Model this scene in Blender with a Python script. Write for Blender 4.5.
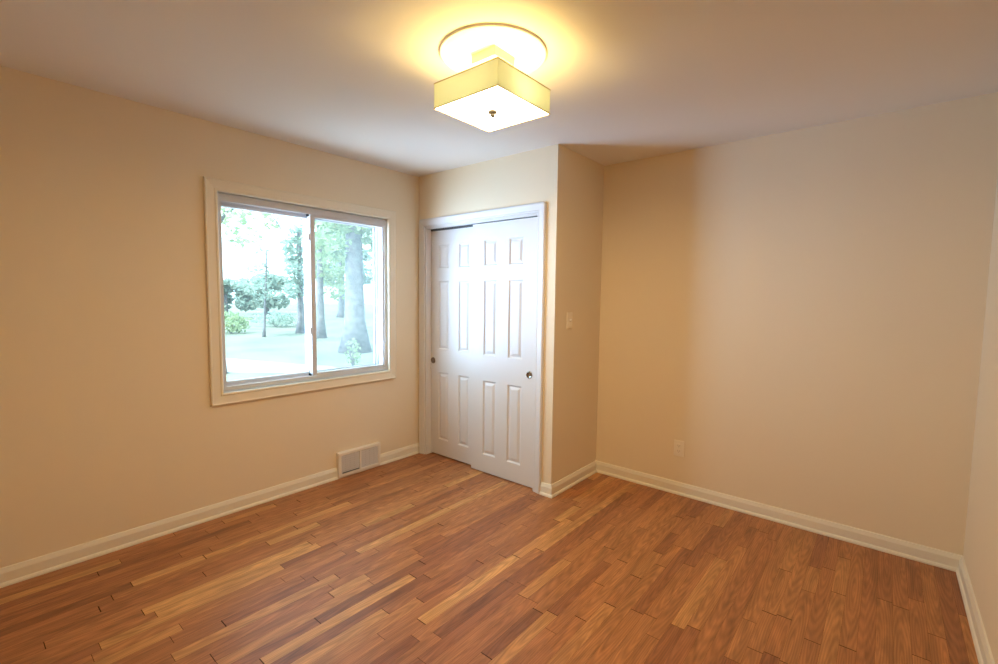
import bpy, bmesh, math, random
from mathutils import Vector, Matrix
random.seed(7)
S = bpy.context.scene
C = S.collection
for o in list(bpy.data.objects):
    bpy.data.objects.remove(o)

# ------------------------------------------------------------------ camera
F_PX = 464.478
cam_d = bpy.data.cameras.new('camera'); cam = bpy.data.objects.new('camera', cam_d); C.objects.link(cam)
cam_d.sensor_fit = 'HORIZONTAL'; cam_d.sensor_width = 36.0; cam_d.lens = F_PX / 998 * 36.0
cam_d.clip_start = 0.02; cam_d.clip_end = 400
rx = Vector((0.76714292, 0.64135947, 0.01223813)); up = Vector((-0.05745374, 0.04969516, 0.99711055))
fw = Vector((-0.63889812, 0.76562943, -0.07497179))
cam.matrix_world = Matrix(((rx.x, up.x, -fw.x, 3.18369), (rx.y, up.y, -fw.y, -2.70543), (rx.z, up.z, -fw.z, 1.40982), (0, 0, 0, 1)))
S.camera = cam

# ------------------------------------------------------------------ sky, sun, exposure
S.view_settings.view_transform = 'Standard'; S.view_settings.look = 'None'
S.view_settings.exposure = 0.0; S.view_settings.gamma = 1.0; S.view_settings.use_curve_mapping = False
S.cycles.use_denoising = True
S.cycles.max_bounces = 14; S.cycles.diffuse_bounces = 8; S.cycles.transparent_max_bounces = 16
S.cycles.sample_clamp_indirect = 12.0
S.cycles.caustics_reflective = False; S.cycles.caustics_refractive = False

# pale even sky, with unseen bright glows added to light the room
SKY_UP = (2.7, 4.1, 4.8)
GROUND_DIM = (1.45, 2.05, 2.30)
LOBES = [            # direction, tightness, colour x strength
    ((-0.35, -0.75, -0.60), 6.0, (11.6, 13.4, 16.4)),     # glow below the horizon, standing for sunlit ground just outside
    ((-0.72, -0.69, -0.25), 16.0, (6.8, 12.2, 20.5)),     # low glow added for the back wall and ceiling
    ((-0.78, -0.62, -0.08), 30.0, (7.0, 11.5, 18.0)),     # tight glow added to brighten the back wall
    ((-0.72, -0.69, 0.02), 14.0, (2.4, 3.6, 5.4)),        # horizon glow added to lift the back wall
    ((-0.35, -0.78, 0.50), 6.0, (6.0, 8.4, 10.5)),        # higher glow added for the lower closet doors and nearby floor
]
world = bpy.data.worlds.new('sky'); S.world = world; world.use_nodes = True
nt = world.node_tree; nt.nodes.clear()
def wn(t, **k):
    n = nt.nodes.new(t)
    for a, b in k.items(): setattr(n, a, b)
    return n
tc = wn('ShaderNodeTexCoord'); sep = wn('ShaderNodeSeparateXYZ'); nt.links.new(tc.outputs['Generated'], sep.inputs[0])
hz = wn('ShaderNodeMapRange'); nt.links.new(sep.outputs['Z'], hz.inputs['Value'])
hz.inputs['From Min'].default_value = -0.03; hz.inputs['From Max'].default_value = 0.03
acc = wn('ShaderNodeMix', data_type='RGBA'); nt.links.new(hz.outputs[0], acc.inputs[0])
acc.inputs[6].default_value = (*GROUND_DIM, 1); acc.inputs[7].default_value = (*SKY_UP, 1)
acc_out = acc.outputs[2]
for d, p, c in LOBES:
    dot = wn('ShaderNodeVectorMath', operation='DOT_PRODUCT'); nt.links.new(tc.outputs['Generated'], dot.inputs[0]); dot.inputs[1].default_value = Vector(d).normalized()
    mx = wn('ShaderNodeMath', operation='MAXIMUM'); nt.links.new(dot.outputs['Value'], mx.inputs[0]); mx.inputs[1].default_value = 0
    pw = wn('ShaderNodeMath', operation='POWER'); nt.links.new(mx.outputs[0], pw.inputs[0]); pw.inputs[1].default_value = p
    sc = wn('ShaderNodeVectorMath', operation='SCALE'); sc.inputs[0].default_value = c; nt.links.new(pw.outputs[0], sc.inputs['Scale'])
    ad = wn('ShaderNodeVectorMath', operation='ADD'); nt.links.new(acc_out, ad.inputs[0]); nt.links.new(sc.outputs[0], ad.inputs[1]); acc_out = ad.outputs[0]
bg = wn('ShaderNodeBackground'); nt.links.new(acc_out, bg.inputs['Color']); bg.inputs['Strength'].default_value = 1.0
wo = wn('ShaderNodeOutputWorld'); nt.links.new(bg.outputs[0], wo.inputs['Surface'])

sun_d = bpy.data.lights.new('sun', 'SUN'); sun_d.energy = 5.0; sun_d.angle = math.radians(1.0); sun_d.color = (1.0, 0.97, 0.9)
sun = bpy.data.objects.new('sun', sun_d); C.objects.link(sun)
sun.rotation_euler = Vector((-0.25, 0.75, -0.95)).to_track_quat('-Z', 'Y').to_euler()

# portal: tells the renderer that the sky's light comes in through the window
po_d = bpy.data.lights.new('window_portal', 'AREA'); po_d.shape = 'RECTANGLE'; po_d.size = 1.30; po_d.size_y = 1.26
po_d.cycles.is_portal = True
po = bpy.data.objects.new('window_portal', po_d); C.objects.link(po)
po.location = (-0.155, -0.96, 1.405); po.rotation_euler = Vector((1, 0, 0)).to_track_quat('-Z', 'Y').to_euler()

DIFFUSER_L = (63.0, 46.5, 26.0)      # warm light of the diffuser and of the bulbs above it
BULB_L = (243.0, 170.0, 64.0)

# ------------------------------------------------------------------ helpers
def mat(name, col, rough=0.6, spec=0.3, metal=0.0, bump=None):
    m = bpy.data.materials.new(name); m.use_nodes = True
    b = m.node_tree.nodes['Principled BSDF']
    b.inputs['Base Color'].default_value = (*col, 1); b.inputs['Roughness'].default_value = rough
    b.inputs['Specular IOR Level'].default_value = spec; b.inputs['Metallic'].default_value = metal
    if bump:
        scale, dist, strength = bump
        t = m.node_tree.nodes.new('ShaderNodeTexCoord'); n = m.node_tree.nodes.new('ShaderNodeTexNoise')
        n.inputs['Scale'].default_value = scale; n.inputs['Detail'].default_value = 3
        bp = m.node_tree.nodes.new('ShaderNodeBump'); bp.inputs['Distance'].default_value = dist; bp.inputs['Strength'].default_value = strength
        m.node_tree.links.new(t.outputs['Object'], n.inputs['Vector'])
        m.node_tree.links.new(n.outputs['Fac'], bp.inputs['Height']); m.node_tree.links.new(bp.outputs['Normal'], b.inputs['Normal'])
    return m

def obj(name, bm, m, parent=None, smooth=False):
    me = bpy.data.meshes.new(name)
    bmesh.ops.recalc_face_normals(bm, faces=bm.faces[:])
    bm.to_mesh(me); bm.free()
    for mm in (m if isinstance(m, (list, tuple)) else [m]): me.materials.append(mm)
    if smooth:
        for p in me.polygons: p.use_smooth = True
    o = bpy.data.objects.new(name, me); C.objects.link(o)
    if parent: o.parent = parent
    return o

def empty(name, loc, rotz=0.0):
    e = bpy.data.objects.new(name, None); e.location = loc; e.rotation_euler.z = rotz; e.empty_display_size = 0.1
    C.objects.link(e); return e

def tag(o, label=None, cat=None, group=None, kind=None):
    if label: o['label'] = label
    if cat: o['category'] = cat
    if group: o['group'] = group
    if kind: o['kind'] = kind
    return o

def box(bm, lo, hi, bev=0.0, seg=2):
    lo = Vector(lo); hi = Vector(hi)
    ret = bmesh.ops.create_cube(bm, size=1.0)
    vs = ret['verts']
    for v in vs:
        v.co = Vector([lo[i] + (v.co[i] + 0.5) * (hi[i] - lo[i]) for i in range(3)])
    if bev > 0:
        es = list({e for v in vs for e in v.link_edges})
        bmesh.ops.bevel(bm, geom=es, offset=bev, segments=seg, affect='EDGES', profile=0.5)
    return bm

def cyl(bm, c, r1, r2, h, axis='Z', seg=32):
    ret = bmesh.ops.create_cone(bm, cap_ends=True, segments=seg, radius1=r1, radius2=r2, depth=h)
    rot = {'Z': Matrix.Identity(3), 'X': Matrix.Rotation(math.pi / 2, 3, 'Y'), 'Y': Matrix.Rotation(-math.pi / 2, 3, 'X')}[axis]
    for v in ret['verts']: v.co = rot @ v.co + Vector(c)

def lathe(bm, prof, fr, seg=32):
    """prof: list of (radius, height); fr(x, y, h) -> world point"""
    rings = []
    for r, h in prof:
        if r < 1e-6: rings.append([bm.verts.new(fr(0, 0, h))])
        else: rings.append([bm.verts.new(fr(r * math.cos(2 * math.pi * k / seg), r * math.sin(2 * math.pi * k / seg), h)) for k in range(seg)])
    for a, b in zip(rings, rings[1:]):
        for k in range(seg):
            k2 = (k + 1) % seg
            if len(a) == 1 and len(b) == 1: continue
            if len(a) == 1: bm.faces.new((a[0], b[k], b[k2]))
            elif len(b) == 1: bm.faces.new((a[k], a[k2], b[0]))
            else: bm.faces.new((a[k], a[k2], b[k2], b[k]))

def ring_sweep(bm, rect, prof, to3, sides='LTRB', p_round=None):
    """mitred moulding round a rectangle (u0,v0,u1,v1). prof = closed list of (offset outwards from the rectangle, height off the wall)."""
    u0, v0, u1, v1 = rect
    path = []            # each: (point, outward direction vector for unit offset)
    def corner(p, su, sv):
        if p_round:
            n = 8; a0 = math.atan2(sv, su)
            pts = []
            for k in range(n + 1):
                th = a0 - math.pi / 4 + (math.pi / 2) * k / n
                c, s = math.cos(th), math.sin(th)
                sc = (abs(c) ** p_round + abs(s) ** p_round) ** (-1 / p_round)
                pts.append((p, (c * sc, s * sc)))
            return pts
        return [(p, (su, sv))]
    if sides == 'LTRB':
        path = corner((u0, v0), -1, -1)[::-1] + corner((u0, v1), -1, 1)[::-1] + corner((u1, v1), 1, 1)[::-1] + corner((u1, v0), 1, -1)[::-1]
        closed = True
    else:   # LTR, open at the bottom
        path = [((u0, v0), (-1, 0))] + corner((u0, v1), -1, 1)[::-1] + corner((u1, v1), 1, 1)[::-1] + [((u1, v0), (1, 0))]
        closed = False
    rings = [[bm.verts.new(to3(p[0] + d[0] * t, p[1] + d[1] * t, h)) for t, h in prof] for p, d in path]
    n = len(prof); m = len(rings)
    for i in range(m if closed else m - 1):
        a, b = rings[i], rings[(i + 1) % m]
        for k in range(n):
            k2 = (k + 1) % n
            bm.faces.new((a[k], a[k2], b[k2], b[k]))
    if not closed:
        bm.faces.new(rings[0]); bm.faces.new(rings[-1][::-1])

def strip(bm, p0, p1, out, prof, m0=0.0, m1=0.0):
    """straight moulding from p0 to p1 along the floor; prof = closed (out, z); m0/m1 mitre: end shifts by m*out along the run"""
    p0 = Vector(p0); p1 = Vector(p1); d = (p1 - p0).normalized(); out = Vector(out)
    A = [bm.verts.new(p0 + out * t + d * (-m0 * t) + Vector((0, 0, z))) for t, z in prof]
    B = [bm.verts.new(p1 + out * t + d * (m1 * t) + Vector((0, 0, z))) for t, z in prof]
    n = len(prof)
    for k in range(n): bm.faces.new((A[k], A[(k + 1) % n], B[(k + 1) % n], B[k]))
    bm.faces.new(A); bm.faces.new(B[::-1])

# ------------------------------------------------------------------ room sizes
A_, D_, W_, H_ = 1.4242, 0.660, 3.5618, 2.44      # closet corner, alcove depth, right wall, ceiling
REAR = -3.05

WALL = (0.80, 0.69, 0.51)
M_wall = mat('cream_wall_paint', WALL, 0.62, 0.15, bump=(260, 0.0006, 0.25))
M_ceil = mat('white_ceiling_paint', (0.80, 0.78, 0.74), 0.8, 0.1, bump=(200, 0.0006, 0.25))
M_trim = mat('cream_white_trim_paint', (0.80, 0.75, 0.62), 0.38, 0.35)
M_wtrim = mat('cream_window_casing_paint', (0.80, 0.72, 0.56), 0.42, 0.3)
M_door = mat('white_door_paint', (0.69, 0.68, 0.675), 0.36, 0.35)
M_vinyl = mat('white_vinyl', (0.60, 0.60, 0.62), 0.4, 0.3)
M_nickel = mat('brushed_nickel', (0.62, 0.58, 0.50), 0.3, 0.5, 1.0)
M_pull = mat('dark_nickel', (0.30, 0.27, 0.23), 0.22, 0.5, 1.0)
M_fin = mat('dull_bronze', (0.018, 0.016, 0.011), 0.55, 0.25, 0.0)
M_dark = mat('dark_gap', (0.03, 0.03, 0.03), 0.8, 0.1)
M_track = mat('grey_metal_track', (0.07, 0.07, 0.075), 0.6, 0.3, 0.0)
M_plate = mat('almond_plastic', (0.86, 0.78, 0.64), 0.35, 0.4)
M_slot = mat('shaded_slot', (0.45, 0.36, 0.26), 0.7, 0.1)
M_reg = mat('cream_enamel', (0.80, 0.74, 0.64), 0.4, 0.35)
M_regg = mat('grey_louver_enamel', (0.60, 0.56, 0.53), 0.45, 0.35)

# floor ------------------------------------------------------------- planks laid along Y
PW = 0.0572; X0 = 1.708
M_floor = bpy.data.materials.new('oak_strip_floor'); M_floor.use_nodes = True
t = M_floor.node_tree; b = t.nodes['Principled BSDF']
def N(tp, **k):
    n = t.nodes.new(tp)
    for a, v in k.items(): setattr(n, a, v)
    return n
at = N('ShaderNodeAttribute'); at.attribute_name = 'plank_tone'
at2 = N('ShaderNodeAttribute'); at2.attribute_name = 'plank_seed'
geo = N('ShaderNodeTexCoord')
off = N('ShaderNodeCombineXYZ'); 
mul = N('ShaderNodeMath', operation='MULTIPLY'); mul.inputs[1].default_value = 37.0
t.links.new(at2.outputs['Fac'], mul.inputs[0]); t.links.new(mul.outputs[0], off.inputs['Y']); t.links.new(mul.outputs[0], off.inputs['Z'])
ad = N('ShaderNodeVectorMath', operation='ADD'); t.links.new(geo.outputs['Object'], ad.inputs[0]); t.links.new(off.outputs[0], ad.inputs[1])
def scaled(v):
    n = N('ShaderNodeVectorMath', operation='MULTIPLY'); n.inputs[1].default_value = v; t.links.new(ad.outputs[0], n.inputs[0]); return n.outputs[0]
g1 = N('ShaderNodeTexNoise'); g1.inputs['Scale'].default_value = 1.0; g1.inputs['Detail'].default_value = 4; g1.inputs['Distortion'].default_value = 0.4
t.links.new(scaled((110, 5.0, 1)), g1.inputs['Vector'])                 # fine pores
g3 = N('ShaderNodeTexNoise'); g3.inputs['Scale'].default_value = 1.0; g3.inputs['Detail'].default_value = 3; g3.inputs['Distortion'].default_value = 1.2
t.links.new(scaled((26, 3.0, 1)), g3.inputs['Vector'])                  # broad streaks and blotches
uvn = N('ShaderNodeUVMap'); uvn.uv_map = 'grain'
us = N('ShaderNodeVectorMath', operation='MULTIPLY'); us.inputs[1].default_value = (34, 2.6, 1); t.links.new(uvn.outputs[0], us.inputs[0])
ua = N('ShaderNodeCombineXYZ'); t.links.new(mul.outputs[0], ua.inputs['Z'])
uz = N('ShaderNodeVectorMath', operation='ADD'); t.links.new(us.outputs[0], uz.inputs[0]); t.links.new(ua.outputs[0], uz.inputs[1])
wv = N('ShaderNodeTexWave', wave_type='RINGS', rings_direction='Z'); wv.inputs['Scale'].default_value = 1.15; wv.inputs['Distortion'].default_value = 3.2
wv.inputs['Detail'].default_value = 2.0; wv.inputs['Detail Scale'].default_value = 1.3
t.links.new(uz.outputs[0], wv.inputs['Vector'])                         # cathedral figure, centred in each board
ramp = N('ShaderNodeValToRGB'); t.links.new(at.outputs['Fac'], ramp.inputs[0])
els = ramp.color_ramp.elements
els[0].position = 0.0; els[0].color = (0.235, 0.095, 0.038, 1)
els[1].position = 1.0; els[1].color = (0.66, 0.355, 0.125, 1)
for pos, c in ((0.22, (0.315, 0.120, 0.050, 1)), (0.45, (0.405, 0.165, 0.062, 1)), (0.68, (0.465, 0.203, 0.074, 1)), (0.85, (0.55, 0.275, 0.098, 1))):
    e = els.new(pos); e.color = c
def mixm(a_sock, fac_sock, lo, hi):
    r = N('ShaderNodeMapRange'); r.inputs['To Min'].default_value = lo; r.inputs['To Max'].default_value = hi
    t.links.new(fac_sock, r.inputs['Value'])
    m = N('ShaderNodeVectorMath', operation='SCALE'); t.links.new(a_sock, m.inputs[0]); t.links.new(r.outputs[0], m.inputs['Scale']); return m.outputs[0], r
c1, r1 = mixm(ramp.outputs[0], g1.outputs['Fac'], 0.90, 1.08); r1.inputs['From Min'].default_value = 0.3; r1.inputs['From Max'].default_value = 0.7
c3, r3 = mixm(c1, g3.outputs['Fac'], 0.70, 1.22); r3.inputs['From Min'].default_value = 0.28; r3.inputs['From Max'].default_value = 0.72
c2, r2 = mixm(c3, wv.outputs['Fac'], 0.84, 1.07)
t.links.new(c2, b.inputs['Base Color'])
b.inputs['Roughness'].default_value = 0.40; b.inputs['Specular IOR Level'].default_value = 0.38
M_gap = mat('dark_joint', (0.07, 0.03, 0.015), 0.8, 0.1)

PRESET = {0: [(-1.44, -.765, .93)], -6: [(-1.73, -1.14, .10)], -4: [(-2.25, -1.205, .14)], -5: [(-1.985, -1.25, .88)], -3: [(-2.1, -1.5, .84)],
          -8: [(-2.1, -1.60, .40), (-1.597, -1.40, .86), (-1.085, -.88, .22)], -12: [(-1.62, -1.307, .26)], -11: [(-2.0, -1.58, .20)],
          -16: [(-1.113, -.725, .82)], -15: [(-.942, -.317, .24)], -22: [(-2.75, -2.185, .08)], -17: [(-2.205, -1.43, .92)],
          -1: [(-.275, -.012, .86)], 2: [(-1.45, -.97, .10)], 6: [(-1.40, -1.05, .08)], 7: [(-1.62, -1.02, .80)], -7: [(-2.1, -1.42, .74)],
          1: [(-1.75, -1.52, .22)], -2: [(-1.95, -1.35, .72)], -10: [(-2.2, -1.5, .80)]}
def make_floor():
    rnd = random.Random(21)
    me = bpy.data.meshes.new('floor'); verts = []; faces = []; tone = []; seed = []; mi = []; uv = []
    k0 = int(math.floor((0 - X0) / PW)) - 1; k1 = int(math.ceil((W_ - X0) / PW)) + 1
    g = 0.0005
    for k in range(k0, k1 + 1):
        xa = max(X0 + (k - .5) * PW, -0.1); xb = min(X0 + (k + .5) * PW, W_ + 0.1)
        if xb - xa < .004: continue
        ya, yb = REAR - 0.05, D_ + 0.05
        segs = sorted(PRESET.get(k, [])); planks = []; y = ya
        def fill(y0, y1):
            y = y0
            while y1 - y > 0.001:
                L = rnd.choice((.28, .38, .5, .65, .8, 1.0, 1.25)) * rnd.uniform(.85, 1.15)
                if y1 - (y + L) < .22: L = y1 - y
                u = rnd.random(); xm = .5 * (xa + xb)
                tn = .47 + .11 * rnd.gauss(0, 1)
                if u < .10: tn = rnd.uniform(.14, .28)
                elif u > .88: tn = rnd.uniform(.66, .80) if xm > 1.9 else rnd.uniform(.74, .92)  # pale boards paler towards the window, light put into their tone
                planks.append((y, y + L, min(max(tn, .05), .95))); y += L
        for (s0, s1, tn) in segs:
            fill(y, s0); planks.append((s0, s1, tn)); y = s1
        fill(y, yb)
        for (y0, y1, tn) in planks:
            ge = 0.0022 if rnd.random() < .35 else 0.0009
            i = len(verts)
            verts += [(xa + g / 2, y0 + ge, 0), (xb - g / 2, y0 + ge, 0), (xb - g / 2, y1 - ge, 0), (xa + g / 2, y1 - ge, 0)]
            uc = xa + PW * rnd.uniform(.1, .9); vc = rnd.uniform(y0, y1); uv += [(xa - uc, y0 - vc), (xb - uc, y0 - vc), (xb - uc, y1 - vc), (xa - uc, y1 - vc)]
            faces.append((i, i + 1, i + 2, i + 3)); tone.append(tn); seed.append(rnd.random()); mi.append(0)
    i = len(verts); z = -0.0018      # the dark bed seen in the joints
    x0, x1, y0, y1 = -.1, W_ + .1, REAR - .05, D_ + .05
    verts += [(x0, y0, z), (x1, y0, z), (x1, y1, z), (x0, y1, z), (x0, y0, -.12), (x1, y0, -.12), (x1, y1, -.12), (x0, y1, -.12)]
    for f in ((0, 1, 2, 3), (4, 7, 6, 5), (0, 4, 5, 1), (1, 5, 6, 2), (2, 6, 7, 3), (3, 7, 4, 0)):
        faces.append(tuple(i + q for q in f)); uv += [(0, 0)] * 4; tone.append(0); seed.append(0); mi.append(1)
    me.from_pydata(verts, [], faces)
    me.materials.append(M_floor); me.materials.append(M_gap)
    a1 = me.attributes.new('plank_tone', 'FLOAT', 'FACE'); a1.data.foreach_set('value', tone)
    a2 = me.attributes.new('plank_seed', 'FLOAT', 'FACE'); a2.data.foreach_set('value', seed)
    me.polygons.foreach_set('material_index', mi)
    ul = me.uv_layers.new(name='grain'); ul.data.foreach_set('uv', [c for p in uv for c in p])
    o = bpy.data.objects.new('floor', me); C.objects.link(o)
    tag(o, 'orange-brown oak strip floor of narrow boards in mixed tones', 'floor', kind='structure')
make_floor()

# shell -------------------------------------------------------------
def struct(name, bm, m, label, cat, parent=None):
    o = obj(name, bm, m, parent)
    return tag(o, label, cat, kind='structure')
bm = bmesh.new(); box(bm, (-.15, REAR - .12, H_), (W_ + .12, D_ + .12, H_ + .15)); struct('ceiling', bm, M_ceil, 'plain white painted ceiling', 'ceiling')
WY0, WY1, WZ0, WZ1 = -1.605, -0.315, 0.772, 2.044       # window hole
TH = 0.14
bm = bmesh.new()
box(bm, (-TH, REAR - .12, -.12), (0, WY0, H_)); box(bm, (-TH, WY1, -.12), (0, .8, H_))
box(bm, (-TH, WY0, -.12), (0, WY1, WZ0)); box(bm, (-TH, WY0, WZ1), (0, WY1, H_))
struct('wall_left', bm, M_wall, 'cream painted left wall that holds the window', 'wall')
OX0, OX1, OZ1 = 0.085, 1.278, 2.012                       # closet opening
bm = bmesh.new()
box(bm, (0, 0, 0), (OX0, .10, H_)); box(bm, (OX1, 0, 0), (A_, .10, H_)); box(bm, (OX0, 0, OZ1), (OX1, .10, H_))
box(bm, (0, .58, 0), (A_ - .1, .66, H_)) 
struct('wall_closet_front', bm, M_wall, 'cream wall round the closet doorway', 'wall')
bm = bmesh.new(); box(bm, (A_ - .10, .10, 0), (A_, D_, H_)); struct('wall_closet_side', bm, M_wall, 'narrow cream return wall beside the closet doors', 'wall')
bm = bmesh.new(); box(bm, (A_ - .1, D_, 0), (W_ + .12, D_ + .12, H_)); struct('wall_back', bm, M_wall, 'wide plain cream back wall with one low outlet', 'wall')
bm = bmesh.new(); box(bm, (W_, REAR - .12, 0), (W_ + .12, D_, H_)); struct('wall_right', bm, M_wall, 'cream right wall at the right edge', 'wall')
bm = bmesh.new(); box(bm, (0, REAR - .12, 0), (W_, REAR, H_)); struct('wall_rear', bm, M_wall, 'cream wall behind the viewer', 'wall')

# baseboards --------------------------------------------------------
BB = [(0, 0), (.024, 0), (.024, .008), (.020, .016), (.0145, .020), (.0145, .064), (.011, .074), (.007, .086), (0, .088)]
def bboard(name, p0, p1, out, label, m0=0, m1=0):
    bm = bmesh.new(); strip(bm, p0, p1, out, BB, m0, m1); struct(name, bm, M_trim, label, 'baseboard')
bboard('baseboard_left', (0, REAR, 0), (0, 0, 0), (1, 0, 0), 'cream baseboard along the left wall under the window', 0, -1)
bboard('baseboard_closet_front', (1.342, 0, 0), (A_, 0, 0), (0, -1, 0), 'short cream baseboard return between closet trim and corner', 0, 1)
bboard('baseboard_closet_side', (A_, 0, 0), (A_, D_, 0), (1, 0, 0), 'cream baseboard along the closet return wall', 1, -1)
bboard('baseboard_back', (A_, D_, 0), (W_, D_, 0), (0, -1, 0), 'long cream baseboard along the back wall', -1, -1)
bboard('baseboard_right', (W_, D_, 0), (W_, REAR, 0), (-1, 0, 0), 'cream baseboard along the right wall', -1, 0)

# ------------------------------------------------------------------ window
win = tag(empty('window_1', (0, -.96, WZ0)), 'white two-pane sliding window in the left wall', 'window', kind='structure')
def wpart(name, bm, m, parent=None, smooth=False):
    o = obj(name, bm, m, None, smooth); o.parent = parent or win
    if parent is None: o.matrix_parent_inverse = Matrix.Translation(win.location).inverted()
    return o
def toL(u, v, h): return (h, u, v)                       # u = y, v = z, h = off the left wall
# flat casing with a raised inner bead
bm = bmesh.new()
ring_sweep(bm, (WY0 + .007, WZ0 + .014, WY1 - .019, WZ1 - .011), [(0, 0), (0, .012), (.004, .017), (.012, .017), (.018, .013), (.060, .019), (.066, .022), (.072, .020), (.072, 0)], toL)
wpart('casing', bm, M_wtrim)
bm = bmesh.new()                                          # wooden jamb liner
ring_sweep(bm, (WY0 + .006, WZ0 + .006, WY1 - .006, WZ1 - .006), [(0, -.125), (0, .008), (.006, .008), (.006, -.125)], toL)
wpart('jamb_liner', bm, M_wtrim)
FY0, FY1, FZ0, FZ1 = WY0 + .008, WY1 - .008, WZ0 + .008, WZ1 - .008
bm = bmesh.new()                                          # outer vinyl frame with its two tracks
box(bm, (-.153, FY0, FZ1 - .034), (-.024, FY1, FZ1 - .004), .002, 1)
ring_sweep(bm, (FY0 + .028, FZ0 + .038, FY1 - .028, FZ1 - .052), [(0, -.155), (0, -.128), (.012, -.126), (.012, -.082), (0, -.080), (0, -.076), (.012, -.074), (.012, -.032), (0, -.030), (0, -.020), (.028, -.018), (.028, -.155)], toL)
wpart('frame', bm, M_vinyl)
def glassmat():
    m = bpy.data.materials.new('clear_glass'); m.use_nodes = True; n = m.node_tree; n.nodes.clear()
    tr = n.nodes.new('ShaderNodeBsdfTransparent'); tr.inputs[0].default_value = (.97, .99, .985, 1)
    gl = n.nodes.new('ShaderNodeBsdfGlossy'); gl.inputs['Roughness'].default_value = .02
    lw = n.nodes.new('ShaderNodeLayerWeight'); lw.inputs['Blend'].default_value = .5
    p5 = n.nodes.new('ShaderNodeMath'); p5.operation = 'POWER'; p5.inputs[1].default_value = 5.0; n.links.new(lw.outputs['Facing'], p5.inputs[0])
    fr = n.nodes.new('ShaderNodeMapRange'); fr.inputs['To Min'].default_value = .03; fr.inputs['To Max'].default_value = .9; n.links.new(p5.outputs[0], fr.inputs['Value'])
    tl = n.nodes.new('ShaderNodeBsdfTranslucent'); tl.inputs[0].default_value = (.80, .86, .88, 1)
    haze = n.nodes.new('ShaderNodeMixShader'); haze.inputs[0].default_value = .012      # haze put into the glass to imitate window glare
    n.links.new(tr.outputs[0], haze.inputs[1]); n.links.new(tl.outputs[0], haze.inputs[2])
    mx = n.nodes.new('ShaderNodeMixShader'); out = n.nodes.new('ShaderNodeOutputMaterial')
    n.links.new(fr.outputs[0], mx.inputs[0]); n.links.new(haze.outputs[0], mx.inputs[1]); n.links.new(gl.outputs[0], mx.inputs[2]); n.links.new(mx.outputs[0], out.inputs[0])
    return m
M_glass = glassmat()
def screenmat():
    m = bpy.data.materials.new('insect_screen_mesh'); m.use_nodes = True; n = m.node_tree; n.nodes.clear()
    tr = n.nodes.new('ShaderNodeBsdfTransparent'); tl = n.nodes.new('ShaderNodeBsdfTranslucent'); tl.inputs[0].default_value = (.40, .45, .44, 1)
    df = n.nodes.new('ShaderNodeBsdfDiffuse'); df.inputs[0].default_value = (.35, .38, .38, 1)
    m1 = n.nodes.new('ShaderNodeMixShader'); m1.inputs[0].default_value = .5
    mx = n.nodes.new('ShaderNodeMixShader'); mx.inputs[0].default_value = .09; out = n.nodes.new('ShaderNodeOutputMaterial')
    n.links.new(df.outputs[0], m1.inputs[1]); n.links.new(tl.outputs[0], m1.inputs[2])
    n.links.new(tr.outputs[0], mx.inputs[1]); n.links.new(m1.outputs[0], mx.inputs[2]); n.links.new(mx.outputs[0], out.inputs[0])
    return m
def sash(name, y0, y1, x0, x1, sl, sr, rt, rb, label):
    z0, z1 = FZ0 + .032, FZ1 - .046
    bm = bmesh.new()
    box(bm, (x0, y0, z0), (x1, y0 + sl, z1), .003, 1); box(bm, (x0, y1 - sr, z0), (x1, y1, z1), .003, 1)
    box(bm, (x0, y0 + sl - .002, z0), (x1, y1 - sr + .002, z0 + rb), .003, 1); box(bm, (x0, y0 + sl - .002, z1 - rt), (x1, y1 - sr + .002, z1), .003, 1)
    s = wpart(name, bm, M_vinyl); s['label'] = label
    bm = bmesh.new(); xm = .5 * (x0 + x1)
    box(bm, (xm - .002, y0 + sl - .004, z0 + rb - .004), (xm + .002, y1 - sr + .004, z1 - rt + .004))
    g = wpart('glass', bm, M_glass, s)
    return s
s1 = sash('sash', -1.575, -.950, -.122, -.086, .026, .030, .028, .028, 'left outer sash with clear glass')
s2 = sash('sash', -.985, -.340, -.072, -.030, .036, .022, .022, .022, 'right inner sash in front of the insect screen')
bm = bmesh.new()
for z in (1.80, 1.12): box(bm, (-.066, -.993, z), (-.036, -.983, z + .05), .003)
wpart('latch', bm, M_vinyl, s2)
bm = bmesh.new()
for z in (FZ0 + .036, FZ1 - .064): box(bm, (-.072, -.995, z), (-.045, -.983, z + .016), .002)
wpart('slide_guide', bm, M_dark, s2)
bm = bmesh.new(); box(bm, (-.1515, -.970, FZ0 + .036), (-.1505, FY1 - .026, FZ1 - .05))
wpart('insect_screen', bm, screenmat())
bm = bmesh.new(); ring_sweep(bm, (-.955, FZ0 + .052, FY1 - .042, FZ1 - .066), [(0, -.158), (0, -.146), (.016, -.146), (.016, -.158)], toL)
wpart('screen_frame', bm, M_vinyl)

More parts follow.
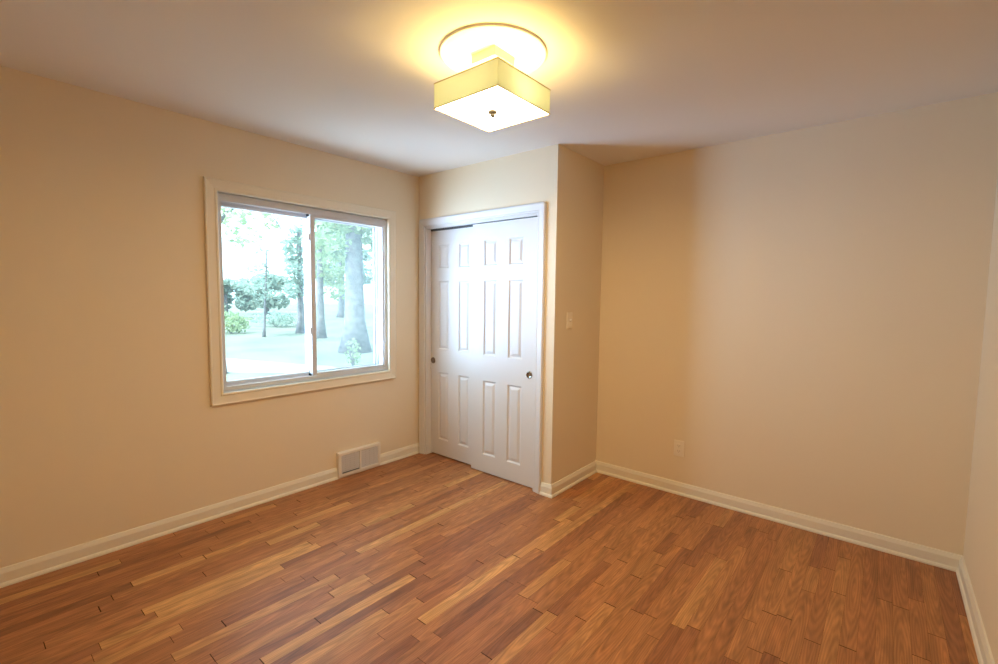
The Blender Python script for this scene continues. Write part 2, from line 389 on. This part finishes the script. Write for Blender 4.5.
# ------------------------------------------------------------------ closet doors and trim
def toC(u, v, h): return (u, -h, v)                      # u = x, v = z, h = off the closet wall
bm = bmesh.new()
ring_sweep(bm, (OX0 - .003, 0, OX1 - .003, OZ1 - .006), [(0, 0), (0, .010), (.006, .014), (.014, .0125), (.030, .016), (.048, .020), (.058, .020), (.064, .016), (.066, .008), (.066, 0)], toC, 'LTR', 7)
struct('trim_1', bm, M_door, 'white moulded casing round the closet doors', 'door trim')
bm = bmesh.new()
box(bm, (OX0 - .001, -.002, 0), (OX0 + .012, .105, OZ1 - .004)); box(bm, (OX1 - .012, -.002, 0), (OX1 + .001, .105, OZ1 - .004)); box(bm, (OX0, -.002, OZ1 - .016), (OX1, .105, OZ1 - .002))
jb = struct('trim_2', bm, M_door, 'white jamb lining inside the closet doorway', 'door trim')
bm = bmesh.new(); box(bm, (OX0 + .012, .004, 1.985), (OX1 - .012, .012, OZ1 - .016)); box(bm, (OX0 + .012, .03, 1.988), (OX1 - .012, .094, 1.996))
tk = obj('door_track', bm, M_door); tk.parent = jb; tk['label'] = 'white fascia of the sliding track'
bm = bmesh.new(); box(bm, (OX0 + .012, .052, 1.972), (OX1 - .012, .092, 1.990)); g = obj('track_channel', bm, M_track); g.parent = jb; g['label'] = 'dark metal track channel'

def panel_door(name, x0, x1, z0, z1, y, th, pans, label):
    """six-panel door; front face at y (towards -Y); pans = (list of x ranges, list of z ranges)"""
    bm = bmesh.new()
    xs = [x0] + [v for p in pans[0] for v in p] + [x1]; zs = [z0] + [v for p in pans[1] for v in p] + [z1]
    def q(*pts): bm.faces.new([bm.verts.new(p) for p in pts])
    for i in range(len(xs) - 1):
        for j in range(len(zs) - 1):
            a, b_, c, d = xs[i], xs[i + 1], zs[j], zs[j + 1]
            if i % 2 == 1 and j % 2 == 1:
                prev = (a, b_, c, d, 0.0)
                for ins, dep in ((.004, .0025), (.011, .0095), (.017, .0095), (.024, .0065), (.036, .0015), (.038, .0015)):
                    cur = (a + ins, b_ - ins, c + ins, d - ins, dep)
                    P = lambda r: [(r[0], y + r[4], r[2]), (r[1], y + r[4], r[2]), (r[1], y + r[4], r[3]), (r[0], y + r[4], r[3])]
                    A, B = P(prev), P(cur)
                    for k in range(4): q(A[k], A[(k + 1) % 4], B[(k + 1) % 4], B[k])
                    prev = cur
                q(*P(prev))
            else:
                q((a, y, c), (b_, y, c), (b_, y, d), (a, y, d))
    q((x0, y, z0), (x0, y, z1), (x0, y + th, z1), (x0, y + th, z0)); q((x1, y, z0), (x1, y, z1), (x1, y + th, z1), (x1, y + th, z0))
    q((x0, y, z0), (x1, y, z0), (x1, y + th, z0), (x0, y + th, z0)); q((x0, y, z1), (x1, y, z1), (x1, y + th, z1), (x0, y + th, z1))
    q((x0, y + th, z0), (x1, y + th, z0), (x1, y + th, z1), (x0, y + th, z1))
    bmesh.ops.remove_doubles(bm, verts=bm.verts[:], dist=1e-5)
    return tag(obj(name, bm, M_door), label, 'closet door', kind='structure')
ZP = [(.150, .750), (.950, 1.540), (1.650, 1.850)]
dl = panel_door('door_1', .090, .715, .012, 1.970, .056, .034, ([(.192, .318), (.436, .562)], ZP), 'left white six-panel sliding closet door, set behind the right one')
dr = panel_door('door_2', .630, 1.266, .008, 1.978, .017, .034, ([(.752, .885), (1.000, 1.135)], ZP), 'right white six-panel sliding closet door, in front of the left one')
def pull(x, z, y, parent):
    bm = bmesh.new()
    lathe(bm, [(.0, -.0004), (.012, -.0006), (.0175, -.0016), (.0195, -.0042), (.0225, -.0050), (.0262, -.0038), (.028, .001)], lambda a, b_, h: (x + a, y + h, z + b_), 32)
    o = obj('finger_pull', bm, M_pull, None, True); o.parent = parent; o['label'] = 'round nickel finger pull'
# seat the cups on the door faces
pull(.125, .845, .056, dl); pull(1.205, .845, .017, dr)

# ------------------------------------------------------------------ ceiling light
LX, LY = 1.833, -1.148
bm = bmesh.new()
lathe(bm, [(0, H_ - .008), (.214, H_ - .008), (.220, H_ - .0095), (.225, H_ - .009), (.227, H_ - .006), (.2275, H_)], lambda a, b_, h: (LX + a, LY + b_, h), 96)
M_med = mat('white_medallion_paint', (.82, .80, .76), .7, .1)
tag(obj('ceiling_medallion', bm, M_med, None, False), 'round white medallion on the ceiling above the square light', 'ceiling medallion')
root = tag(empty('ceiling_light', (LX, LY, H_)), 'square glowing ceiling light with cream fabric shade and white diffuser', 'ceiling light')
def lpart(name, bm, m, smooth=False, parent=None):
    bmesh.ops.translate(bm, verts=bm.verts[:], vec=(-LX, -LY, -H_))
    return obj(name, bm, m, parent or root, smooth)
M_canopy = mat('cream_metal_canopy', (.80, .72, .52), .35, .4)
bm = bmesh.new(); box(bm, (LX - .066, LY - .066, H_ - .046), (LX + .066, LY + .066, H_ - .008), .003); lpart('canopy', bm, M_canopy)
bm = bmesh.new(); cyl(bm, (LX, LY, H_ - .135), .008, .008, .19); lpart('stem', bm, M_nickel)
SB, ST, HS = 2.205, 2.306, .176
M_shade = bpy.data.materials.new('cream_fabric_shade'); M_shade.use_nodes = True; n = M_shade.node_tree; n.nodes.clear()
df = n.nodes.new('ShaderNodeBsdfDiffuse'); df.inputs[0].default_value = (.75, .68, .48, 1)
tl = n.nodes.new('ShaderNodeBsdfTranslucent'); tl.inputs[0].default_value = (.044, .068, .078, 1)
ads = n.nodes.new('ShaderNodeAddShader'); out = n.nodes.new('ShaderNodeOutputMaterial')
n.links.new(df.outputs[0], ads.inputs[0]); n.links.new(tl.outputs[0], ads.inputs[1]); n.links.new(ads.outputs[0], out.inputs[0])
bm = bmesh.new()
vs = []
for z in (SB, ST): vs.append([bm.verts.new((LX + sx * HS, LY + sy * HS, z)) for sx, sy in ((-1, -1), (1, -1), (1, 1), (-1, 1))])
for k in range(4): bm.faces.new((vs[0][k], vs[0][(k + 1) % 4], vs[1][(k + 1) % 4], vs[1][k]))
sh = lpart('shade', bm, M_shade)
M_tape = mat('tan_edge_tape', (.55, .42, .22), .7, .1)
for z, nm in ((SB, 'lower'), (ST, 'upper')):
    bm = bmesh.new()
    for sx, sy in ((1, 0), (-1, 0), (0, 1), (0, -1)):
        if sx: box(bm, (LX + sx * HS - .0015, LY - HS - .0015, z - .002), (LX + sx * HS + .0015, LY + HS + .0015, z + .002))
        else: box(bm, (LX - HS - .0015, LY + sy * HS - .0015, z - .002), (LX + HS + .0015, LY + sy * HS + .0015, z + .002))
    e = lpart('edge_tape', bm, M_tape); e.parent = sh
M_diff = bpy.data.materials.new('lit_white_diffuser'); M_diff.use_nodes = True; n = M_diff.node_tree; n.nodes.clear()
em = n.nodes.new('ShaderNodeEmission'); em.inputs[0].default_value = (*[c / 63.0 for c in DIFFUSER_L], 1); em.inputs[1].default_value = 63.0
out = n.nodes.new('ShaderNodeOutputMaterial'); n.links.new(em.outputs[0], out.inputs[0])
M_diffback = mat('white_acrylic', (.8, .8, .78), .5, .3)
bm = bmesh.new(); box(bm, (LX - HS + .003, LY - HS + .003, SB + .001), (LX + HS - .003, LY + HS - .003, SB + .004))
bm.faces.ensure_lookup_table(); bm.normal_update()
for f in bm.faces: f.material_index = 0 if f.normal.z < -.5 else 1
lpart('diffuser', bm, [M_diff, M_diffback])
bm = bmesh.new(); lathe(bm, [(0, SB - .024), (.008, SB - .023), (.012, SB - .018), (.010, SB - .012), (.018, SB - .009), (.020, SB - .004), (.020, SB + .002)], lambda a, b_, h: (LX + a, LY + b_, h), 24)
lpart('finial', bm, M_fin, True)
M_bulb = bpy.data.materials.new('lit_bulb'); M_bulb.use_nodes = True; n = M_bulb.node_tree; n.nodes.clear()
em = n.nodes.new('ShaderNodeEmission'); em.inputs[0].default_value = (*[c / 243.0 for c in BULB_L], 1); em.inputs[1].default_value = 243.0
out = n.nodes.new('ShaderNodeOutputMaterial'); n.links.new(em.outputs[0], out.inputs[0])
bm = bmesh.new(); box(bm, (LX - .05, LY - .012, 2.243), (LX + .05, LY + .012, 2.263)); lpart('bulb_holder', bm, M_nickel)
for s in (-1, 1):
    bm = bmesh.new(); bmesh.ops.create_uvsphere(bm, u_segments=16, v_segments=10, radius=.026)
    bmesh.ops.translate(bm, verts=bm.verts[:], vec=(LX + s * .078, LY, 2.253)); lpart('bulb', bm, M_bulb, True)

# ------------------------------------------------------------------ register, switch, outlet
RY0, RY1, RZ0, RZ1, RX = -.824, -.440, .010, .202, .036
reg = tag(empty('floor_register', (.0, -.632, .01)), 'cream metal heating register on the baseboard below the window', 'heating vent')
def rpart(name, bm, m, parent=None):
    o = obj(name, bm, m); o.parent = parent or reg; o.matrix_parent_inverse = Matrix.Translation(reg.location).inverted()
    return o
bm = bmesh.new()
ring_sweep(bm, (RY0 + .026, RZ0 + .026, RY1 - .026, RZ1 - .026), [(0, .0255), (0, RX - .004), (.004, RX), (.022, RX), (.026, RX - .004), (.026, .0005), (.022, .0005), (.020, .0255)], toL)
box(bm, (.0255, -.640, RZ0 + .02), (RX, -.624, RZ1 - .02), .001, 1)
rpart('frame', bm, M_reg)
for y0, y1 in ((RY0 + .024, -.641), (-.623, RY1 - .024)):
    bm = bmesh.new(); nl = 8; zz0, zz1 = RZ0 + .027, RZ1 - .027
    for k in range(nl):
        z = zz0 + (zz1 - zz0) * (k + .5) / nl
        vs = [bm.verts.new(p) for p in ((.034, y0, z - .0065), (.034, y1, z - .0065), (.027, y1, z + .0070), (.027, y0, z + .0070), (.033, y0, z - .0075), (.033, y1, z - .0075), (.026, y1, z + .0060), (.026, y0, z + .0060))]
        for f in ((0, 1, 2, 3), (4, 7, 6, 5), (0, 4, 5, 1), (1, 5, 6, 2), (2, 6, 7, 3), (3, 7, 4, 0)): bm.faces.new([vs[i] for i in f])
    for k in range(1, 4):
        y = y0 + (y1 - y0) * k / 4; box(bm, (.026, y - .0015, zz0), (.030, y + .0015, zz1))
    rpart('grille', bm, M_regg)
bm = bmesh.new(); box(bm, (.0248, RY0 + .02, RZ0 + .02), (.0258, RY1 - .02, RZ1 - .02)); rpart('damper_plate', bm, M_track)
bm = bmesh.new(); box(bm, (.034, RY0 + .030, RZ0 + .030), (.041, -.646, RZ0 + .035), .001, 1); g = rpart('damper_lever', bm, M_track); g['label'] = 'dark damper lever along the lower left'

def plate(name, label, cat, loc, rotz):
    e = tag(empty(name, loc, rotz), label, cat)
    bm = bmesh.new(); box(bm, (-.036, -.006, -.058), (.036, 0, .058), .0028, 3); obj('plate', bm, M_plate, e)
    return e
# local frame: +X along the wall, -Y into the room
sw = plate('light_switch', 'almond toggle light switch on the closet return wall', 'light switch', (A_, .193, 1.248), math.radians(90))
bm = bmesh.new(); box(bm, (-.005, -.0075, -.012), (.005, -.004, .012), .0008, 1); obj('toggle_slot', bm, M_slot, sw)
bm = bmesh.new(); box(bm, (-.0038, -.019, .000), (.0038, -.004, .009), .0012, 2); obj('toggle', bm, M_plate, sw)
def screw(z, par):
    bm = bmesh.new(); cyl(bm, (0, -.0064, z), .0032, .0032, .0016, 'Y', 16); obj('screw', bm, M_plate, par)
screw(.030, sw); screw(-.030, sw)
ou = plate('wall_outlet', 'almond duplex outlet low on the back wall', 'outlet', (2.085, D_, .336), 0)
for z in (.0195, -.0195):
    bm = bmesh.new(); box(bm, (-.0165, -.0078, z - .0135), (.0165, -.004, z + .0135), .004, 3); r = obj('receptacle', bm, M_plate, ou)
    bm = bmesh.new(); box(bm, (-.0085, -.0083, z - .002), (-.0062, -.007, z + .0075)); box(bm, (.0062, -.0083, z - .002), (.0085, -.007, z + .0065)); cyl(bm, (0, -.0077, z - .0075), .0026, .0026, .0012, 'Y', 12)
    o = obj('slots', bm, M_slot, r)
screw(0, ou)

# ------------------------------------------------------------------ outside
GZ = -.5
def noise_mat(name, c0, c1, scale, rough=.9, transl=0.0):
    m = bpy.data.materials.new(name); m.use_nodes = True; n = m.node_tree; b = n.nodes['Principled BSDF']
    t = n.nodes.new('ShaderNodeTexCoord'); q = n.nodes.new('ShaderNodeTexNoise'); q.inputs['Scale'].default_value = scale; q.inputs['Detail'].default_value = 4
    r = n.nodes.new('ShaderNodeValToRGB'); r.color_ramp.elements[0].color = (*c0, 1); r.color_ramp.elements[1].color = (*c1, 1)
    r.color_ramp.elements[0].position = .35; r.color_ramp.elements[1].position = .65
    n.links.new(t.outputs['Object'], q.inputs['Vector']); n.links.new(q.outputs['Fac'], r.inputs[0]); n.links.new(r.outputs[0], b.inputs['Base Color'])
    b.inputs['Roughness'].default_value = rough; b.inputs['Specular IOR Level'].default_value = .15
    if transl:
        tl = n.nodes.new('ShaderNodeBsdfTranslucent'); n.links.new(r.outputs[0], tl.inputs[0]); mx = n.nodes.new('ShaderNodeMixShader'); mx.inputs[0].default_value = transl
        n.links.new(b.outputs[0], mx.inputs[1]); n.links.new(tl.outputs[0], mx.inputs[2]); n.links.new(mx.outputs[0], n.nodes['Material Output'].inputs[0])
    return m
M_grass = noise_mat('lawn_grass', (.135, .150, .115), (.20, .215, .16), .5)
M_drive = noise_mat('pale_concrete', (.27, .27, .27), (.33, .33, .33), 1.2)
M_bark = noise_mat('grey_bark', (.13, .125, .13), (.20, .19, .19), 6)
M_leaf = noise_mat('green_leaves', (.24, .32, .17), (.40, .47, .27), 1.5, .7, .5)
M_leafb = noise_mat('blue_green_leaves', (.25, .33, .27), (.38, .45, .37), 1.5, .7, .5)
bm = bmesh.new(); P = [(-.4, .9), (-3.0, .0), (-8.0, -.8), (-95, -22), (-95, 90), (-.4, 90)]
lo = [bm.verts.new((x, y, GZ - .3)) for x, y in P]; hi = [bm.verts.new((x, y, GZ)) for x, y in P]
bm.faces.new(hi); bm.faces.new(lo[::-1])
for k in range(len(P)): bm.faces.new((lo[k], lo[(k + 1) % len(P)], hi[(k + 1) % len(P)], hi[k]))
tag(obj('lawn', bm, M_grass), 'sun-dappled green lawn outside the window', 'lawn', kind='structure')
bm = bmesh.new()
P = [(-20.0, -1.5), (-14.2, 1.4), (-11.4, 2.7), (-9.0, 3.45), (-8.0, 3.9), (-7.0, 3.4), (-8.0, 2.5), (-10.0, .6), (-14, -3.0), (-20, -3.1)]
lo = [bm.verts.new((x, y, GZ)) for x, y in P]; hi = [bm.verts.new((x, y, GZ + .02)) for x, y in P]
bm.faces.new(hi); bm.faces.new(lo[::-1])
for k in range(len(P)): bm.faces.new((lo[k], lo[(k + 1) % len(P)], hi[(k + 1) % len(P)], hi[k]))
tag(obj('driveway', bm, M_drive), 'pale concrete path crossing the lawn outside the left pane', 'driveway', kind='structure')

def tube(bm, pts, radii, seg=12):
    rings = []
    for i, p in enumerate(pts):
        p = Vector(p); d = (Vector(pts[min(i + 1, len(pts) - 1)]) - Vector(pts[max(i - 1, 0)])).normalized()
        a = d.orthogonal().normalized() if abs(d.z) < .9 else Vector((1, 0, 0)).cross(d).normalized(); b_ = d.cross(a)
        rings.append([bm.verts.new(p + (a * math.cos(2 * math.pi * k / seg) + b_ * math.sin(2 * math.pi * k / seg)) * radii[i]) for k in range(seg)])
    for r0, r1 in zip(rings, rings[1:]):
        for k in range(seg): bm.faces.new((r0[k], r0[(k + 1) % seg], r1[(k + 1) % seg], r1[k]))
    bm.faces.new(rings[0][::-1]); bm.faces.new(rings[-1])

def leaves(name, clumps, n, size, m, parent, rnd):
    """clumps: (centre, (rx, ry, rz)) ; n leaf blades scattered through them, each a small bent blade"""
    V = []; Fc = []
    vol = [c[1][0] * c[1][1] * c[1][2] for c in clumps]; tot = sum(vol)
    for (c, r), v in zip(clumps, vol):
        for _ in range(max(6, int(n * v / tot))):
            while True:
                q = Vector((rnd.uniform(-1, 1), rnd.uniform(-1, 1), rnd.uniform(-1, 1)))
                if .25 < q.length < 1: break
            p = Vector((c[0] + q.x * r[0], c[1] + q.y * r[1], c[2] + q.z * r[2]))
            d = Vector((rnd.gauss(0, 1), rnd.gauss(0, 1), rnd.gauss(0, .7))).normalized(); e = d.orthogonal().normalized()
            e = Matrix.Rotation(rnd.uniform(0, 6.28), 3, d) @ e; f = d.cross(e); s = size * rnd.uniform(.6, 1.4)
            i = len(V)
            V += [p - d * s, p + e * s * .5 + f * s * .12, p + d * s, p - e * s * .5 + f * s * .12]
            Fc += [(i, i + 1, i + 2), (i, i + 2, i + 3)]
    me = bpy.data.meshes.new(name); me.from_pydata(V, [], Fc); me.materials.append(m)
    o = bpy.data.objects.new(name, me); C.objects.link(o); o.parent = parent
    return o

def tree(loc, trunk_r, trunk_h, crown, n, size, label, m=None, lean=(0, 0), branches=(), group=None, name='tree', flare=1.6, cat='tree', seed=1):
    rnd = random.Random(seed)
    e = tag(empty(name, loc), label, cat, group)
    bm = bmesh.new(); pts = []; rad = []
    for k in range(9):
        f = k / 8
        pts.append((lean[0] * f + .03 * trunk_r * math.sin(3 * f), lean[1] * f, trunk_h * f - .05))
        rad.append(trunk_r * ((1 + (flare - 1) * max(0, 1 - f * 7)) * (1 - .45 * f)))
    tube(bm, pts, rad); obj('trunk', bm, M_bark, e, True)
    for bp, br in branches:
        bm = bmesh.new(); tube(bm, bp, br, 8); obj('branch', bm, M_bark, e, True)
    leaves('foliage', crown, n, size, m or M_leaf, e, rnd)
    return e
def crown_ball(h, r, rz, k, seed, low=0.0):
    rnd = random.Random(seed); out = []
    for i in range(k):
        a = rnd.uniform(0, 6.28); d = r * math.sqrt(rnd.random()); z = h + rz * rnd.uniform(-1 + low, 1)
        s = r * rnd.uniform(.28, .45); out.append(((d * math.cos(a), d * math.sin(a), z), (s, s, s * .7)))
    return out
# big trunk seen through the right pane
tree((-10.54, 6.16, GZ), .33, 9, crown_ball(7.6, 2.4, 2.2, 14, 3) + [((.4, .9, 3.9), (.9, .9, .6)), ((-.3, -.8, 3.6), (.8, .8, .7)), ((.2, -.2, 4.6), (1.2, 1.2, .7))], 3600, .15,
     'big tree with thick grey trunk outside the right pane', branches=(([(0, 0, 4.2), (.4, .9, 5.0), (.9, 2.2, 6.4)], [.14, .11, .06]), ([(0, 0, 4.6), (-.6, -1.0, 5.6), (-1.2, -2.2, 7.0)], [.13, .1, .05])), flare=1.7, seed=11)
# arching tree at the left edge of the left pane
tree((-8.94, 1.52, GZ), .065, 3.7, [((.25, .2, 3.7), (.4, .4, .3)), ((.55, .45, 3.9), (.45, .4, .25)), ((.9, .75, 3.6), (.4, .35, .25)), ((.5, .4, 3.25), (.45, .4, .25)), ((-.3, -.2, 3.9), (.6, .6, .5))], 420, .075,
     'slender arching tree at the left edge of the left pane', branches=(([(0, 0, 3.5), (.15, .13, 3.8), (.42, .36, 3.98), (.75, .64, 3.95), (1.02, .87, 3.65), (1.2, 1.02, 3.25)], [.04, .035, .028, .02, .014, .008]),), seed=12)
tree((-18.15, 6.45, GZ), .055, 3.9, [((0, -.5, 2.3), (.9, .9, .3)), ((0, .3, 1.9), (.7, .7, .22)), ((0, -.2, 3.0), (.5, .5, .3)), ((0, 0, 3.8), (.3, .3, .4))], 240, .12,
     'thin young tree standing on the lawn outside the left pane', m=M_leafb, lean=(.15, .15), name='sapling', seed=13)
tree((-19.22, 8.71, GZ), .17, 5, [((0, -.35, 4.1), (.55, .55, .7)), ((.2, -.25, 3.1), (.6, .6, .7)), ((0, -.3, 2.2), (.6, .6, .5)), ((-.2, .1, 4.9), (.5, .5, .5))], 620, .15,
     'blue-green tree beside the middle bar, seen through the left pane', m=M_leafb, seed=14)
tree((-16.05, 8.01, GZ), .16, 7, [((0, .5, 3.2), (1.0, .9, .8)), ((.3, .9, 4.4), (1.2, 1.1, .9)), ((0, .3, 5.6), (1.2, 1.2, 1.0)), ((0, 1.0, 2.2), (.8, .8, .6))], 1700, .14,
     'leafy tree just right of the middle bar, behind the insect screen', seed=15)
GB = 'trees beyond the lawn'
far = [(-36, 11.3, .2, 2.8, 'small round tree far behind the thin young tree', 21), (-42, 17.0, .25, 3.6, 'wide low tree far across the lawn at the left of the middle bar', 22),
       (-33, 19.4, .3, 8.0, 'tall tree far off behind the middle bar', 23), (-38, 27.2, .35, 11, 'tall tree far behind the leafy tree right of the middle bar', 24),
       (-24, 19.6, .3, 8, 'tall tree far off behind the big trunk', 25), (-44, 10.6, .2, 2.6, 'low tree at the far left beyond the lawn', 26)]
for x, y, tr, h, lab, sd in far:
    tree((x, y, GZ), tr, h * .7, crown_ball(h * .58, h * (.36 if h > 5 else .6), h * .34, 12, sd, .25), 1300, .28, lab, m=M_leafb, group=GB, seed=sd)
def shrub(loc, r, h, n, size, label, m, seed):
    rnd = random.Random(seed); e = tag(empty('shrub', loc), label, 'shrub')
    bm = bmesh.new(); 
    for k in range(5):
        a = k * 1.26; tube(bm, [(0, 0, -.03), (.3 * r * math.cos(a), .3 * r * math.sin(a), h * .4), (.6 * r * math.cos(a), .6 * r * math.sin(a), h * .8)], [.02, .015, .008], 6)
    obj('stems', bm, M_bark, e)
    leaves('foliage', [((0, 0, h * .55), (r, r, h * .5)), ((r * .5, .2 * r, h * .4), (r * .6, r * .6, h * .38))], n, size, m, e, rnd)
shrub((-21.2, 6.2, GZ), .9, 1.0, 420, .11, 'rounded green shrub on the sunny lawn at the far left', M_leaf, 31)
shrub((-24.5, 9.9, GZ), 1.3, .9, 420, .12, 'low spreading shrub on the lawn left of the middle bar', M_leafb, 32)
shrub((-7.68, 4.24, GZ), .22, .75, 150, .05, 'small pale plant growing in front of the big trunk', M_leaf, 33)
